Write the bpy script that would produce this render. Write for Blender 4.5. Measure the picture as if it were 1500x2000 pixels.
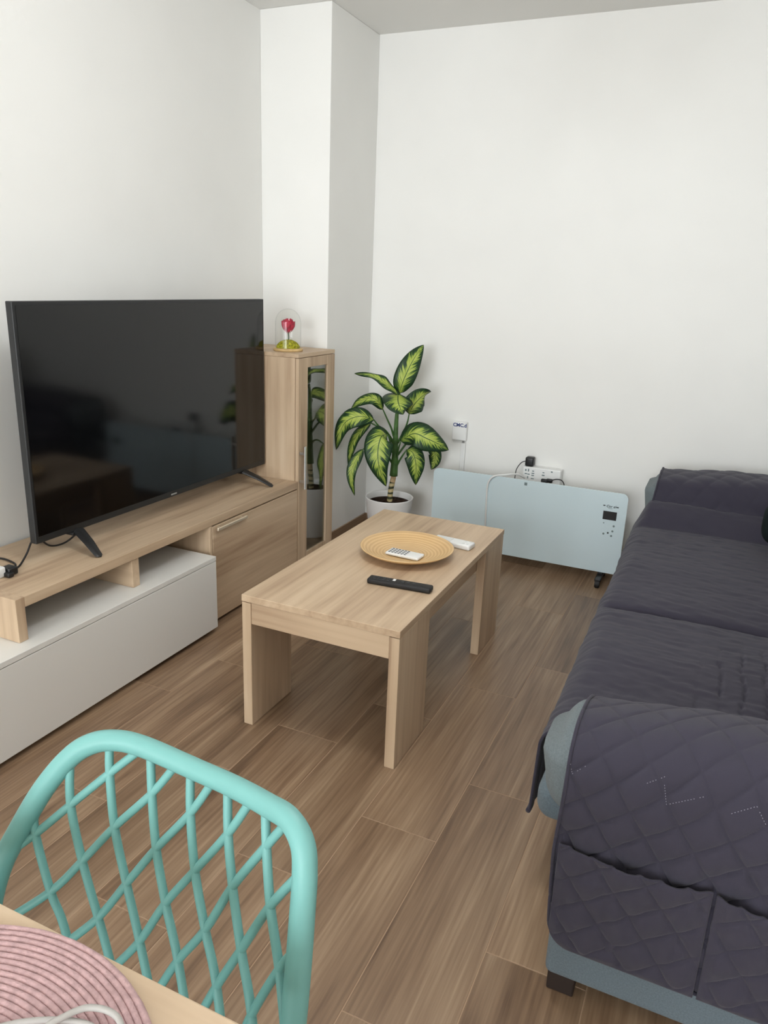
import bpy, bmesh, math, random
from mathutils import Vector, Matrix, noise
random.seed(7)
scene = bpy.context.scene
col = scene.collection
for o in list(bpy.data.objects): bpy.data.objects.remove(o)

# ---------------------------------------------------------------- camera, world, lights, exposure
cam_d = bpy.data.cameras.new('camera'); cam = bpy.data.objects.new('camera', cam_d); col.objects.link(cam)
cam_d.sensor_fit = 'VERTICAL'; cam_d.sensor_height = 36.0; cam_d.lens = 1468.55 / 2000 * 36.0
cam_d.clip_start = 0.02
R = Vector((0.90837314, 0.41647784, 0.03747603)); U = Vector((-0.15502143, 0.25216395, 0.95518673)); F = Vector((-0.388364, 0.87347556, -0.29362195))
cam.matrix_world = Matrix(((R.x, U.x, -F.x, 2.1881), (R.y, U.y, -F.y, -3.81094), (R.z, U.z, -F.z, 1.38204), (0, 0, 0, 1)))
scene.camera = cam

world = bpy.data.worlds.new('daylight'); scene.world = world; world.use_nodes = True
bg = world.node_tree.nodes['Background']; bg.inputs[0].default_value = (0.80, 0.90, 1.0, 1); bg.inputs[1].default_value = 1.0

ld = bpy.data.lights.new('window_daylight', 'AREA'); ld.shape = 'RECTANGLE'; ld.size = 2.2; ld.size_y = 2.1
ld.energy = 205; ld.color = (0.905, 0.957, 1.0)
lo = bpy.data.objects.new('window_daylight', ld); col.objects.link(lo)
lo.location = (1.45, -7.46, 1.30); lo.rotation_euler = (math.radians(90), 0, 0)

vs = scene.view_settings
vs.view_transform = 'Standard'; vs.look = 'None'; vs.exposure = -0.12; vs.gamma = 1.0; vs.use_curve_mapping = False
cy = scene.cycles
cy.use_denoising = True; cy.max_bounces = 6; cy.diffuse_bounces = 4; cy.glossy_bounces = 3; cy.transmission_bounces = 2; cy.transparent_max_bounces = 8
cy.caustics_reflective = False; cy.caustics_refractive = False; cy.adaptive_threshold = 0.05

# ---------------------------------------------------------------- helpers
def lin(c):
    return tuple(((v/255)/12.92 if v/255 <= 0.04045 else ((v/255+0.055)/1.055)**2.4) for v in c) + (1,)

def material(name, c, rough=0.5, spec=0.5, metal=0.0, bump=0.0, bscale=200.0, vary=0.0, vscale=6.0, sheen=0.0, coat=0.0):
    m = bpy.data.materials.new(name); m.use_nodes = True
    nt = m.node_tree; b = nt.nodes['Principled BSDF']
    b.inputs['Base Color'].default_value = lin(c); b.inputs['Roughness'].default_value = rough
    b.inputs['Specular IOR Level'].default_value = spec; b.inputs['Metallic'].default_value = metal
    if sheen: b.inputs['Sheen Weight'].default_value = sheen; b.inputs['Sheen Roughness'].default_value = 0.6
    if coat: b.inputs['Coat Weight'].default_value = coat; b.inputs['Coat Roughness'].default_value = 0.08
    tc = nt.nodes.new('ShaderNodeTexCoord')
    if bump:
        n = nt.nodes.new('ShaderNodeTexNoise'); n.inputs['Scale'].default_value = bscale; n.inputs['Detail'].default_value = 3
        nt.links.new(tc.outputs['Object'], n.inputs['Vector'])
        bp = nt.nodes.new('ShaderNodeBump'); bp.inputs['Strength'].default_value = bump; bp.inputs['Distance'].default_value = 0.002
        nt.links.new(n.outputs['Fac'], bp.inputs['Height']); nt.links.new(bp.outputs['Normal'], b.inputs['Normal'])
    if vary:
        n = nt.nodes.new('ShaderNodeTexNoise'); n.inputs['Scale'].default_value = vscale; n.inputs['Detail'].default_value = 2
        nt.links.new(tc.outputs['Object'], n.inputs['Vector'])
        r = nt.nodes.new('ShaderNodeValToRGB')
        r.color_ramp.elements[0].position = 0.3; r.color_ramp.elements[1].position = 0.7
        r.color_ramp.elements[0].color = lin([max(0, v*(1-vary)) for v in c]); r.color_ramp.elements[1].color = lin([min(255, v*(1+vary)) for v in c])
        nt.links.new(n.outputs['Fac'], r.inputs['Fac']); nt.links.new(r.outputs['Color'], b.inputs['Base Color'])
    return m

def wood(name, axis, stops, broad=7.0, fine=55.0, stretch=0.055, rough=0.45, spec=0.4, tint=0.0, distortion=0.8, bump=0.05, fw=0.24):
    m = bpy.data.materials.new(name); m.use_nodes = True
    nt = m.node_tree; N = nt.nodes; L = nt.links; b = N['Principled BSDF']
    b.inputs['Roughness'].default_value = rough; b.inputs['Specular IOR Level'].default_value = spec
    tc = N.new('ShaderNodeTexCoord'); oi = N.new('ShaderNodeObjectInfo')
    off = N.new('ShaderNodeVectorMath'); off.operation = 'ADD'
    mul = N.new('ShaderNodeMath'); mul.operation = 'MULTIPLY'; mul.inputs[1].default_value = 17.0
    L.new(oi.outputs['Random'], mul.inputs[0]); L.new(tc.outputs['Object'], off.inputs[0]); L.new(mul.outputs[0], off.inputs[1])
    def nz(scale, st, det, dist):
        mp = N.new('ShaderNodeMapping'); s = [1, 1, 1]; s[axis] = st; mp.inputs['Scale'].default_value = s
        L.new(off.outputs[0], mp.inputs['Vector'])
        n = N.new('ShaderNodeTexNoise'); n.inputs['Scale'].default_value = scale; n.inputs['Detail'].default_value = det; n.inputs['Distortion'].default_value = dist
        L.new(mp.outputs[0], n.inputs['Vector']); return n.outputs['Fac']
    a = nz(broad, stretch*2.6, 3, distortion); f = nz(fine, stretch*0.55, 3, 0.0); g = nz(broad*3.2, stretch*1.1, 3, 0.6)
    def mix(x, y, w):
        q = N.new('ShaderNodeMix'); q.data_type = 'FLOAT'; q.inputs[0].default_value = w
        L.new(x, q.inputs[2]); L.new(y, q.inputs[3]); return q.outputs[0]
    v = mix(mix(a, g, 0.45), f, fw)
    r = N.new('ShaderNodeValToRGB'); e = r.color_ramp.elements
    ps = [0.34, 0.45, 0.54, 0.66]
    while len(e) < 4: e.new(0.5)
    for i in range(4): e[i].position = ps[i]; e[i].color = lin(stops[i])
    L.new(v, r.inputs['Fac'])
    out = r.outputs['Color']
    if tint:
        hv = N.new('ShaderNodeHueSaturation'); mr = N.new('ShaderNodeMapRange')
        mr.inputs['To Min'].default_value = 1 - tint; mr.inputs['To Max'].default_value = 1 + tint
        L.new(oi.outputs['Random'], mr.inputs['Value']); L.new(mr.outputs[0], hv.inputs['Value']); L.new(out, hv.inputs['Color']); out = hv.outputs['Color']
    L.new(out, b.inputs['Base Color'])
    bp = N.new('ShaderNodeBump'); bp.inputs['Strength'].default_value = bump; bp.inputs['Distance'].default_value = 0.002
    L.new(f, bp.inputs['Height']); L.new(bp.outputs['Normal'], b.inputs['Normal'])
    return m

def thin_glass(name, tint, f0=0.04, rough=0.0):
    """clear sheet: transparent body, Schlick reflection the same from both sides"""
    m = bpy.data.materials.new(name); m.use_nodes = True
    nt = m.node_tree; nt.nodes.clear(); N = nt.nodes; L = nt.links
    o = N.new('ShaderNodeOutputMaterial'); mx = N.new('ShaderNodeMixShader')
    t = N.new('ShaderNodeBsdfTransparent'); g = N.new('ShaderNodeBsdfGlossy'); lw = N.new('ShaderNodeLayerWeight')
    lw.inputs['Blend'].default_value = 0.5
    p = N.new('ShaderNodeMath'); p.operation = 'POWER'; p.inputs[1].default_value = 5.0
    q = N.new('ShaderNodeMath'); q.operation = 'MULTIPLY_ADD'; q.inputs[1].default_value = 1-f0; q.inputs[2].default_value = f0
    t.inputs[0].default_value = tint; g.inputs['Roughness'].default_value = rough
    L.new(lw.outputs['Facing'], p.inputs[0]); L.new(p.outputs[0], q.inputs[0]); L.new(q.outputs[0], mx.inputs[0])
    L.new(t.outputs[0], mx.inputs[1]); L.new(g.outputs[0], mx.inputs[2]); L.new(mx.outputs[0], o.inputs[0])
    return m

def tag(o, label=None, cat=None, group=None, kind=None):
    if label: o['label'] = label
    if cat: o['category'] = cat
    if group: o['group'] = group
    if kind: o['kind'] = kind
    return o

def thing(name, label, cat, loc=(0, 0, 0), group=None):
    o = bpy.data.objects.new(name, None); o.empty_display_size = 0.05; col.objects.link(o); o.location = loc
    return tag(o, label, cat, group)

WLOC = {}
def wloc(o):
    v = Vector((0, 0, 0))
    while o is not None: v = v + o.location; o = o.parent
    return v

def obj(name, bm, mat, parent=None, origin=None, smooth=False, angle=None):
    """link a bmesh in world coordinates as one mesh object"""
    me = bpy.data.meshes.new(name)
    base = wloc(parent) if parent else Vector((0, 0, 0))
    org = Vector(origin) if origin is not None else base
    bmesh.ops.translate(bm, verts=bm.verts, vec=-org)
    bmesh.ops.recalc_face_normals(bm, faces=bm.faces) if not getattr(bm, 'keepn', False) else None
    bm.to_mesh(me); bm.free()
    for p in me.polygons: p.use_smooth = smooth
    me.materials.append(mat)
    o = bpy.data.objects.new(name, me); col.objects.link(o)
    if parent: o.parent = parent
    o.location = org - base
    if angle and smooth: me.set_sharp_from_angle(angle=math.radians(angle))
    return o

def B(*boxes, bevel=0.0015, seg=2):
    bm = bmesh.new()
    for (x0, x1, y0, y1, z0, z1) in boxes:
        t = bmesh.new(); bmesh.ops.create_cube(t, size=1)
        for v in t.verts: v.co = Vector(((x0+x1)/2 + v.co.x*(x1-x0), (y0+y1)/2 + v.co.y*(y1-y0), (z0+z1)/2 + v.co.z*(z1-z0)))
        if bevel: bmesh.ops.bevel(t, geom=list(t.edges), offset=bevel, segments=seg, profile=0.5, affect='EDGES')
        me = bpy.data.meshes.new('t'); t.to_mesh(me); t.free(); bm.from_mesh(me); bpy.data.meshes.remove(me)
    return bm

def join(bm, other):
    me = bpy.data.meshes.new('t'); other.to_mesh(me); other.free(); bm.from_mesh(me); bpy.data.meshes.remove(me); return bm

def cr(pts, n=8):
    """Catmull-Rom through points"""
    P = [Vector(p) for p in pts]; P = [P[0]*2-P[1]] + P + [P[-1]*2-P[-2]]; out = []
    for i in range(1, len(P)-2):
        for k in range(n):
            t = k/n; a, b, c, d = P[i-1], P[i], P[i+1], P[i+2]
            out.append(0.5*((2*b) + (c-a)*t + (2*a-5*b+4*c-d)*t*t + (3*b-a-3*c+d)*t**3))
    out.append(P[-2]); return out

def tube(pts, rad, n=10, closed=False, flat=1.0, flatdir=None):
    bm = bmesh.new(); m = len(pts); pts = [Vector(p) for p in pts]
    rr = rad if isinstance(rad, (list, tuple)) else [rad]*m
    up = Vector(flatdir) if flatdir else Vector((0.31, 0.22, 0.93)); rings = []
    prev = None
    for i, p in enumerate(pts):
        if closed: t = pts[(i+1) % m] - pts[i-1]
        else: t = pts[min(i+1, m-1)] - pts[max(i-1, 0)]
        t.normalize()
        if prev is None or flatdir: a = up - t*up.dot(t)
        else: a = prev - t*prev.dot(t)
        if a.length < 1e-6: a = t.orthogonal()
        a.normalize(); prev = a; b = t.cross(a)
        rings.append([bm.verts.new(p + (a*math.cos(2*math.pi*k/n)*flat + b*math.sin(2*math.pi*k/n))*rr[i]) for k in range(n)])
    for i in range(m if closed else m-1):
        A, Bq = rings[i], rings[(i+1) % m]
        for k in range(n): bm.faces.new((A[k], A[(k+1) % n], Bq[(k+1) % n], Bq[k]))
    if not closed: bm.faces.new(rings[0][::-1]); bm.faces.new(rings[-1])
    return bm

def lathe(prof, c, n=48, cap=True):
    bm = bmesh.new(); rings = []
    for r, z in prof:
        if r < 1e-5: rings.append([bm.verts.new((c[0], c[1], c[2]+z))])
        else: rings.append([bm.verts.new((c[0]+r*math.cos(2*math.pi*k/n), c[1]+r*math.sin(2*math.pi*k/n), c[2]+z)) for k in range(n)])
    for A, D in zip(rings, rings[1:]):
        for k in range(n):
            f = [A[k % len(A)], A[(k+1) % len(A)], D[(k+1) % len(D)], D[k % len(D)]]
            u = []
            for v in f:
                if v not in u: u.append(v)
            if len(u) >= 3: bm.faces.new(u)
    return bm

def sheet(f, nu, nv):
    bm = bmesh.new(); uvl = bm.loops.layers.uv.new('UVMap')
    g = [[bm.verts.new(f(i/nu, j/nv)) for j in range(nv+1)] for i in range(nu+1)]
    for i in range(nu):
        for j in range(nv):
            fc = bm.faces.new((g[i][j], g[i+1][j], g[i+1][j+1], g[i][j+1]))
            for lp, (a, b) in zip(fc.loops, ((i, j), (i+1, j), (i+1, j+1), (i, j+1))): lp[uvl].uv = (a/nu, b/nv)
    return bm

def solid(o, t, offset=0.0):
    m = o.modifiers.new('thickness', 'SOLIDIFY'); m.thickness = t; m.offset = offset; return o

def text(name, body, size, mat, parent, loc, rot, extrude=0.0003, shear=0.0, spacing=1.0, bold=0.0):
    cu = bpy.data.curves.new(name, 'FONT'); cu.body = body; cu.size = size; cu.extrude = extrude; cu.shear = shear; cu.offset = bold; cu.space_character = spacing
    cu.align_x = 'CENTER'; cu.align_y = 'CENTER'
    cu.resolution_u = 4
    tmp = bpy.data.objects.new('tmp', cu); col.objects.link(tmp); bpy.context.view_layer.update()
    me = bpy.data.meshes.new_from_object(tmp.evaluated_get(bpy.context.evaluated_depsgraph_get())); me.name = name
    bpy.data.objects.remove(tmp); bpy.data.curves.remove(cu)
    o = bpy.data.objects.new(name, me); col.objects.link(o); o.parent = parent
    me.materials.clear(); me.materials.append(mat)
    o.location = Vector(loc) - wloc(parent); o.rotation_euler = rot; return o

def rbox(x0, x1, y0, y1, z0, z1, r, seg=6): return B((x0, x1, y0, y1, z0, z1), bevel=r, seg=seg)
def sst(a, b, x):
    t = min(1, max(0, (x-a)/(b-a))); return t*t*(3-2*t)
def nz(x, y, z=0.0): return noise.noise(Vector((x, y, z)))

# ---------------------------------------------------------------- materials
OAK = [(164, 137, 111), (189, 163, 135), (202, 177, 148), (213, 190, 162)]
M = {}
for nme, ax in (('x', 0), ('y', 1), ('z', 2)): M['oak_'+nme] = wood('sonoma_oak_'+nme, ax, OAK)
TILE = [(104, 81, 62), (131, 105, 82), (148, 122, 97), (172, 146, 119)]
M['tile'] = wood('wood_look_tile', 1, TILE, broad=7, fine=120, stretch=0.05, rough=0.36, spec=0.45, tint=0.10, distortion=1.3, bump=0.03, fw=0.33)
M['tile_x'] = wood('wood_look_tile_x', 0, TILE, broad=9, fine=75, stretch=0.07, rough=0.36, spec=0.45, tint=0.06)
M['grout'] = material('grout', (172, 144, 118), 0.9)
M['wall'] = material('white_paint', (236, 235, 231), 0.85, 0.3, vary=0.006, vscale=3)
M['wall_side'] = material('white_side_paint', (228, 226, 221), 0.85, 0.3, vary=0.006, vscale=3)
M['ceiling'] = material('ceiling_paint', (234, 233, 229), 0.9, 0.2)
M['white'] = material('white_laminate', (224, 222, 217), 0.35, 0.45)
M['whitepl'] = material('white_plastic', (232, 232, 230), 0.4, 0.5)
M['whitepot'] = material('white_pot_plastic', (232, 230, 228), 0.35, 0.5)
M['black'] = material('black_plastic', (22, 22, 23), 0.38, 0.5)
M['blacksoft'] = material('soft_black_plastic', (28, 26, 26), 0.55, 0.4)
M['screen'] = material('dark_screen', (7, 7, 8), 0.09, 0.55)
M['bezel'] = material('tv_bezel', (30, 31, 32), 0.42, 0.5)
M['grey_mark'] = material('grey_mark', (150, 150, 146), 0.5)
M['chrome'] = material('chrome', (232, 231, 229), 0.28, 0.5, metal=1.0)
M['barhandle'] = material('champagne_metal', (222, 208, 186), 0.35, 0.5, metal=0.6)
M['cabglass'] = thin_glass('smoked_glass', (0.68, 0.72, 0.68, 1), 0.26, 0.02)
M['domeglass'] = thin_glass('clear_glass', (0.975, 0.98, 0.975, 1), 0.03)
M['pane'] = thin_glass('window_pane', (0.98, 0.99, 0.99, 1), 0.04)
M['heater'] = material('pale_blue_glass', (204, 221, 226), 0.16, 0.5, coat=0.3)
M['heaterframe'] = material('heater_casing', (206, 209, 208), 0.4)
M['navy'] = material('print_navy', (45, 62, 120), 0.6)
M['print'] = material('print_dark', (50, 58, 60), 0.6)
M['printl'] = material('print_grey', (110, 124, 126), 0.6)
M['sofa'] = material('grey_sofa_fabric', (98, 110, 117), 0.95, 0.12, bump=0.3, bscale=700, vary=0.07, vscale=300, sheen=0.1)
M['sofa2'] = material('pale_grey_sofa_fabric', (108, 117, 120), 0.95, 0.12, bump=0.3, bscale=700, vary=0.06, vscale=300, sheen=0.1)
M['quilt'] = material('slate_quilt', (54, 51, 63), 0.85, 0.2, bump=0.2, bscale=600, sheen=0.12)
M['quiltb'] = material('quilt_binding', (54, 51, 63), 0.85, 0.2, bump=0.2, bscale=600, sheen=0.1)
M['stitch'] = material('stitch_thread', (150, 148, 158), 0.8)
M['darkwood'] = material('dark_foot', (42, 32, 28), 0.5)
M['cushion'] = material('dark_green_cushion', (20, 30, 30), 0.9, 0.2)
M['mint'] = material('mint_plastic', (119, 175, 170), 0.45, 0.35)
M['bamboo'] = None
M['pink'] = material('pink_cord', (192, 160, 160), 0.9, 0.15, bump=0.6, bscale=350, vary=0.06, vscale=120)
M['cord'] = material('pale_grey_cord', (172, 168, 163), 0.5)
M['whitecord'] = material('white_cord', (225, 225, 222), 0.45)
M['stem'] = material('green_stem', (70, 105, 50), 0.55, 0.4, vary=0.2, vscale=25)
M['petiole'] = material('green_petiole', (62, 98, 46), 0.5, 0.4)
M['soil'] = material('soil', (44, 32, 26), 0.95, 0.1, bump=1.0, bscale=80, vary=0.4, vscale=60)
M['moss'] = material('moss', (150, 146, 40), 0.95, 0.1, bump=1.0, bscale=260, vary=0.35, vscale=120)
M['petal'] = material('red_petal', (176, 28, 58), 0.6, 0.3, vary=0.2, vscale=60)
M['rosestem'] = material('dark_green_stem', (52, 74, 52), 0.6)
M['lightwood'] = wood('bare_wood_disc', 0, [(178, 146, 96), (204, 172, 118), (214, 184, 130), (224, 196, 146)], broad=12)

def trunk_mat():
    m = bpy.data.materials.new('ringed_cane'); m.use_nodes = True; nt = m.node_tree; N = nt.nodes; L = nt.links
    b = N['Principled BSDF']; b.inputs['Roughness'].default_value = 0.6
    tc = N.new('ShaderNodeTexCoord'); w = N.new('ShaderNodeTexWave'); w.bands_direction = 'Z'
    w.inputs['Scale'].default_value = 11; w.inputs['Distortion'].default_value = 5; w.inputs['Detail'].default_value = 2
    L.new(tc.outputs['Object'], w.inputs['Vector'])
    r = N.new('ShaderNodeValToRGB'); r.color_ramp.elements[0].position = 0.35; r.color_ramp.elements[1].position = 0.55
    r.color_ramp.elements[0].color = lin((58, 60, 34)); r.color_ramp.elements[1].color = lin((190, 172, 128))
    L.new(w.outputs['Fac'], r.inputs['Fac']); L.new(r.outputs['Color'], b.inputs['Base Color']); return m
M['cane'] = trunk_mat()

def leaf_mat():
    m = bpy.data.materials.new('variegated_leaf'); m.use_nodes = True; nt = m.node_tree; N = nt.nodes; L = nt.links
    b = N['Principled BSDF']; b.inputs['Roughness'].default_value = 0.45; b.inputs['Specular IOR Level'].default_value = 0.3
    uv = N.new('ShaderNodeUVMap'); sp = N.new('ShaderNodeSeparateXYZ'); L.new(uv.outputs[0], sp.inputs[0])
    def mth(op, a, bb=None):
        n = N.new('ShaderNodeMath'); n.operation = op
        for i, q in enumerate((a, bb)):
            if q is None: continue
            if isinstance(q, (int, float)): n.inputs[i].default_value = q
            else: L.new(q, n.inputs[i])
        return n.outputs[0]
    d = mth('MULTIPLY', mth('ABSOLUTE', mth('SUBTRACT', sp.outputs[0], 0.5)), 2.0)     # 0 midrib .. 1 margin
    # veins sweep outwards and forwards: noise stretched along that direction
    vv = mth('SUBTRACT', mth('MULTIPLY', sp.outputs[1], 2.6), mth('MULTIPLY', d, 0.55))
    oi = N.new('ShaderNodeObjectInfo')
    cb = N.new('ShaderNodeCombineXYZ'); L.new(mth('MULTIPLY', vv, 13.0), cb.inputs[0]); L.new(mth('MULTIPLY', sp.outputs[0], 2.2), cb.inputs[1]); L.new(mth('MULTIPLY', oi.outputs['Random'], 20), cb.inputs[2])
    n = N.new('ShaderNodeTexNoise'); n.inputs['Scale'].default_value = 1.0; n.inputs['Detail'].default_value = 4; L.new(cb.outputs[0], n.inputs['Vector'])
    ends = mth('MULTIPLY', mth('POWER', mth('ABSOLUTE', mth('SUBTRACT', sp.outputs[1], 0.48)), 2.0), 1.5)
    e = mth('ADD', mth('ADD', d, mth('MULTIPLY', mth('SUBTRACT', n.outputs['Fac'], 0.5), 2.1)), ends)
    r = N.new('ShaderNodeValToRGB'); el = r.color_ramp.elements
    while len(el) < 4: el.new(0.5)
    for i, (p, c) in enumerate(((0.0, (180, 192, 98)), (0.38, (150, 170, 70)), (0.54, (60, 94, 44)), (0.75, (28, 54, 31)))): el[i].position = p; el[i].color = lin(c)
    L.new(e, r.inputs['Fac'])
    rib = mth('LESS_THAN', d, 0.035)
    mx = N.new('ShaderNodeMix'); mx.data_type = 'RGBA'; L.new(rib, mx.inputs[0]); L.new(r.outputs['Color'], mx.inputs[6]); mx.inputs[7].default_value = lin((52, 88, 44))
    L.new(mx.outputs[2], b.inputs['Base Color'])
    return m
M['leaf'] = leaf_mat()

def bamboo_mat():
    m = bpy.data.materials.new('coiled_bamboo'); m.use_nodes = True; nt = m.node_tree; N = nt.nodes; L = nt.links
    b = N['Principled BSDF']; b.inputs['Roughness'].default_value = 0.4
    tc = N.new('ShaderNodeTexCoord'); w = N.new('ShaderNodeTexWave'); w.wave_type = 'RINGS'; w.rings_direction = 'Z'
    w.inputs['Scale'].default_value = 26; w.inputs['Distortion'].default_value = 1.2; w.inputs['Detail'].default_value = 2; w.inputs['Detail Scale'].default_value = 0.4
    L.new(tc.outputs['Object'], w.inputs['Vector'])
    n = N.new('ShaderNodeTexNoise'); n.inputs['Scale'].default_value = 14; L.new(tc.outputs['Object'], n.inputs['Vector'])
    mx = N.new('ShaderNodeMix'); mx.data_type = 'FLOAT'; mx.inputs[0].default_value = 0.5; L.new(w.outputs['Fac'], mx.inputs[2]); L.new(n.outputs['Fac'], mx.inputs[3])
    r = N.new('ShaderNodeValToRGB'); r.color_ramp.elements[0].position = 0.2; r.color_ramp.elements[1].position = 0.75
    r.color_ramp.elements[0].color = lin((203, 163, 112)); r.color_ramp.elements[1].color = lin((222, 187, 136))
    L.new(mx.outputs[0], r.inputs['Fac']); L.new(r.outputs['Color'], b.inputs['Base Color']); return m
M['bamboo'] = bamboo_mat()

# ---------------------------------------------------------------- the room
ZC = 2.537; XR = 2.98; YB = -7.45; XCOL = 0.372; YCOL = -0.494
def struct(name, bm, mat, parent=None): return tag(obj(name, bm, mat, parent), kind='structure')

floor = struct('floor', B((-0.1, XR+0.1, YB-0.1, 0.1, -0.12, -0.0007), bevel=0), M['grout'])
PX, PL, GR = 0.2155, 0.79, 0.0022
offs = {0: -2.005, 1: -1.744, 2: -1.48}
full = None
for k in range(-5, 10):
    x0, x1 = 1.0405 + PX*k, 1.0405 + PX*(k+1)
    y = offs[k % 3] + PL*3
    while y > YB:
        ya, yb = y - PL, y; y -= PL
        a0, a1, b0, b1 = max(x0, 0.0), min(x1, XR), max(ya, YB), min(yb, 0.0)
        if a1 - a0 < 0.02 or b1 - b0 < 0.02: continue
        whole = (a0 == x0 and a1 == x1 and b0 == ya and b1 == yb)
        cx, cy = (a0+a1)/2, (b0+b1)/2
        if whole and full is not None:
            o = bpy.data.objects.new('floor_tile', full.data); col.objects.link(o); o.parent = floor; o.location = (cx, cy, 0)
        else:
            o = obj('floor_tile', B((a0+GR/2, a1-GR/2, b0+GR/2, b1-GR/2, -0.010, 0.0), bevel=0.0007, seg=1), M['tile'], floor, origin=(cx, cy, 0))
            if whole: full = o
struct('ceiling', B((-0.1, XR+0.1, YB-0.1, 0.1, ZC, ZC+0.1), bevel=0), M['ceiling'])
struct('wall_left', B((-0.1, 0, YB-0.1, 0.1, -0.01, ZC), bevel=0), M['wall'])
struct('wall_back', B((0, XR, 0, 0.1, -0.01, ZC), bevel=0), M['wall'])
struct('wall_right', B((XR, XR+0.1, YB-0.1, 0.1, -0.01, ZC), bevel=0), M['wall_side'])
WX0, WX1, WZ0, WZ1 = 0.35, 2.55, 0.25, 2.35
struct('wall_rear', B((0, WX0, YB-0.1, YB, -0.01, ZC), (WX1, XR, YB-0.1, YB, -0.01, ZC), (WX0, WX1, YB-0.1, YB, -0.01, WZ0), (WX0, WX1, YB-0.1, YB, WZ1, ZC), bevel=0), M['wall'])
struct('wall_pillar', B((0, XCOL, YCOL, 0, -0.01, ZC), bevel=0.003), M['wall'])
win = struct('window_1', B((WX0, WX0+0.06, YB-0.09, YB-0.03, WZ0, WZ1), (WX1-0.06, WX1, YB-0.09, YB-0.03, WZ0, WZ1), (WX0+0.06, WX1-0.06, YB-0.09, YB-0.03, WZ0, WZ0+0.06), (WX0+0.06, WX1-0.06, YB-0.09, YB-0.03, WZ1-0.06, WZ1), (1.42, 1.48, YB-0.09, YB-0.03, WZ0+0.06, WZ1-0.06)), M['whitepl'])
for a, b_ in ((WX0+0.06, 1.42), (1.48, WX1-0.06)): obj('pane', B((a, b_, YB-0.066, YB-0.062, WZ0+0.06, WZ1-0.06), bevel=0), M['pane'], win)
# unseen globe pendant added over the sitting area as overhead fill light
lamp = thing('fill_lamp', 'unseen white globe lamp added over the coffee table as fill light', 'lamp', (1.55, -2.25, 2.2))
obj('canopy', lathe([(0, 0.0), (0.05, 0.0), (0.05, -0.018), (0.03, -0.026), (0, -0.026)], (1.55, -2.25, ZC-0.0005), 32), M['whitepl'], lamp, smooth=True, angle=40)
obj('flex', tube([(1.55, -2.25, ZC-0.026), (1.55, -2.25, 2.389)], 0.004, 10), M['whitepl'], lamp, smooth=True)
gm = bpy.data.materials.new('fill_light_globe'); gm.use_nodes = True
ge = gm.node_tree.nodes['Principled BSDF']; ge.inputs['Emission Color'].default_value = (0.945, 0.975, 1.0, 1); ge.inputs['Emission Strength'].default_value = 24
obj('globe', lathe([(0.0, -0.19)] + [(0.19*math.cos(a), 0.19*math.sin(a)) for a in [math.radians(-80+10*k) for k in range(17)]] + [(0.0, 0.19)], (1.55, -2.25, 2.2), 40), gm, lamp, smooth=True)
struct('baseboard_back', B((XCOL, XR, -0.010, 0, 0, 0.08)), M['tile_x'])
struct('baseboard_pillar', B((XCOL, XCOL+0.010, YCOL, -0.010, 0, 0.08)), M['tile'])
struct('baseboard_left', B((0, 0.010, YB, YCOL, 0, 0.08)), M['tile'])
struct('baseboard_right', B((XR-0.010, XR, YB, -0.010, 0, 0.08)), M['tile'])

# ---------------------------------------------------------------- low cabinets under the television
t = thing('low_cabinet', 'long low white cabinet sliding out below the oak television shelf', 'cabinet', (0.26, -2.30, 0))
y0, y1 = -3.06, -1.552
obj('top_panel', B((0.05, 0.471, y0, y1, 0.307, 0.325)), M['white'], t)
obj('front_panel', B((0.452, 0.470, y0, y1, 0.022, 0.3045)), M['white'], t)
obj('side_panel', B((0.05, 0.450, y0, y0+0.018, 0.015, 0.306)), M['white'], t)
obj('side_panel', B((0.05, 0.450, y1-0.018, y1, 0.015, 0.306)), M['white'], t)
obj('bottom_panel', B((0.05, 0.450, y0+0.019, y1-0.019, 0.020, 0.038)), M['white'], t)
obj('back_panel', B((0.05, 0.056, y0+0.019, y1-0.019, 0.040, 0.305)), M['white'], t)
for fx in (0.09, 0.40):
    for fy in (y0+0.06, (y0+y1)/2, y1-0.06): obj('foot', lathe([(0, 0), (0.018, 0), (0.018, 0.0205), (0, 0.0205)], (fx, fy, 0), 16), M['blacksoft'], t)

t = thing('television_shelf', 'light oak shelf board on short uprights carrying the television', 'shelf', (0.21, -1.64, 0.325))
obj('shelf_board', B((0.012, 0.420, -2.3935, -0.848, 0.429, 0.462)), M['oak_y'], t)
obj('upright', B((0.012, 0.420, -2.426, -2.394, 0.3255, 0.462)), M['oak_z'], t)
obj('upright', B((0.06, 0.416, -1.950, -1.916, 0.3255, 0.4285)), M['oak_x'], t)

t = thing('oak_cupboard', 'light oak cupboard with drop door between white cabinet and glass tower', 'cupboard', (0.21, -1.18, 0))
ya, yb = -1.520, -0.850
obj('side_panel', B((0.03, 0.4185, ya, ya+0.016, 0.0, 0.428)), M['oak_z'], t)
obj('side_panel', B((0.03, 0.4005, yb-0.016, yb, 0.0, 0.428)), M['oak_z'], t)
obj('bottom_panel', B((0.03, 0.400, ya+0.017, yb-0.017, 0.03, 0.046)), M['oak_y'], t)
obj('plinth', B((0.36, 0.376, ya+0.017, yb-0.017, 0.0, 0.029)), M['oak_y'], t)
obj('back_panel', B((0.030, 0.034, ya+0.017, yb-0.017, 0.047, 0.427)), M['oak_y'], t)
d = obj('door', B((0.402, 0.420, ya+0.0185, yb-0.001, 0.018, 0.4225)), M['oak_y'], t)
hb = B((0.430, 0.440, -1.490, -1.287, 0.404, 0.418), bevel=0.003)
join(hb, B((0.4205, 0.432, -1.472, -1.460, 0.407, 0.415), (0.4205, 0.432, -1.317, -1.305, 0.407, 0.415), bevel=0.001))
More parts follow.
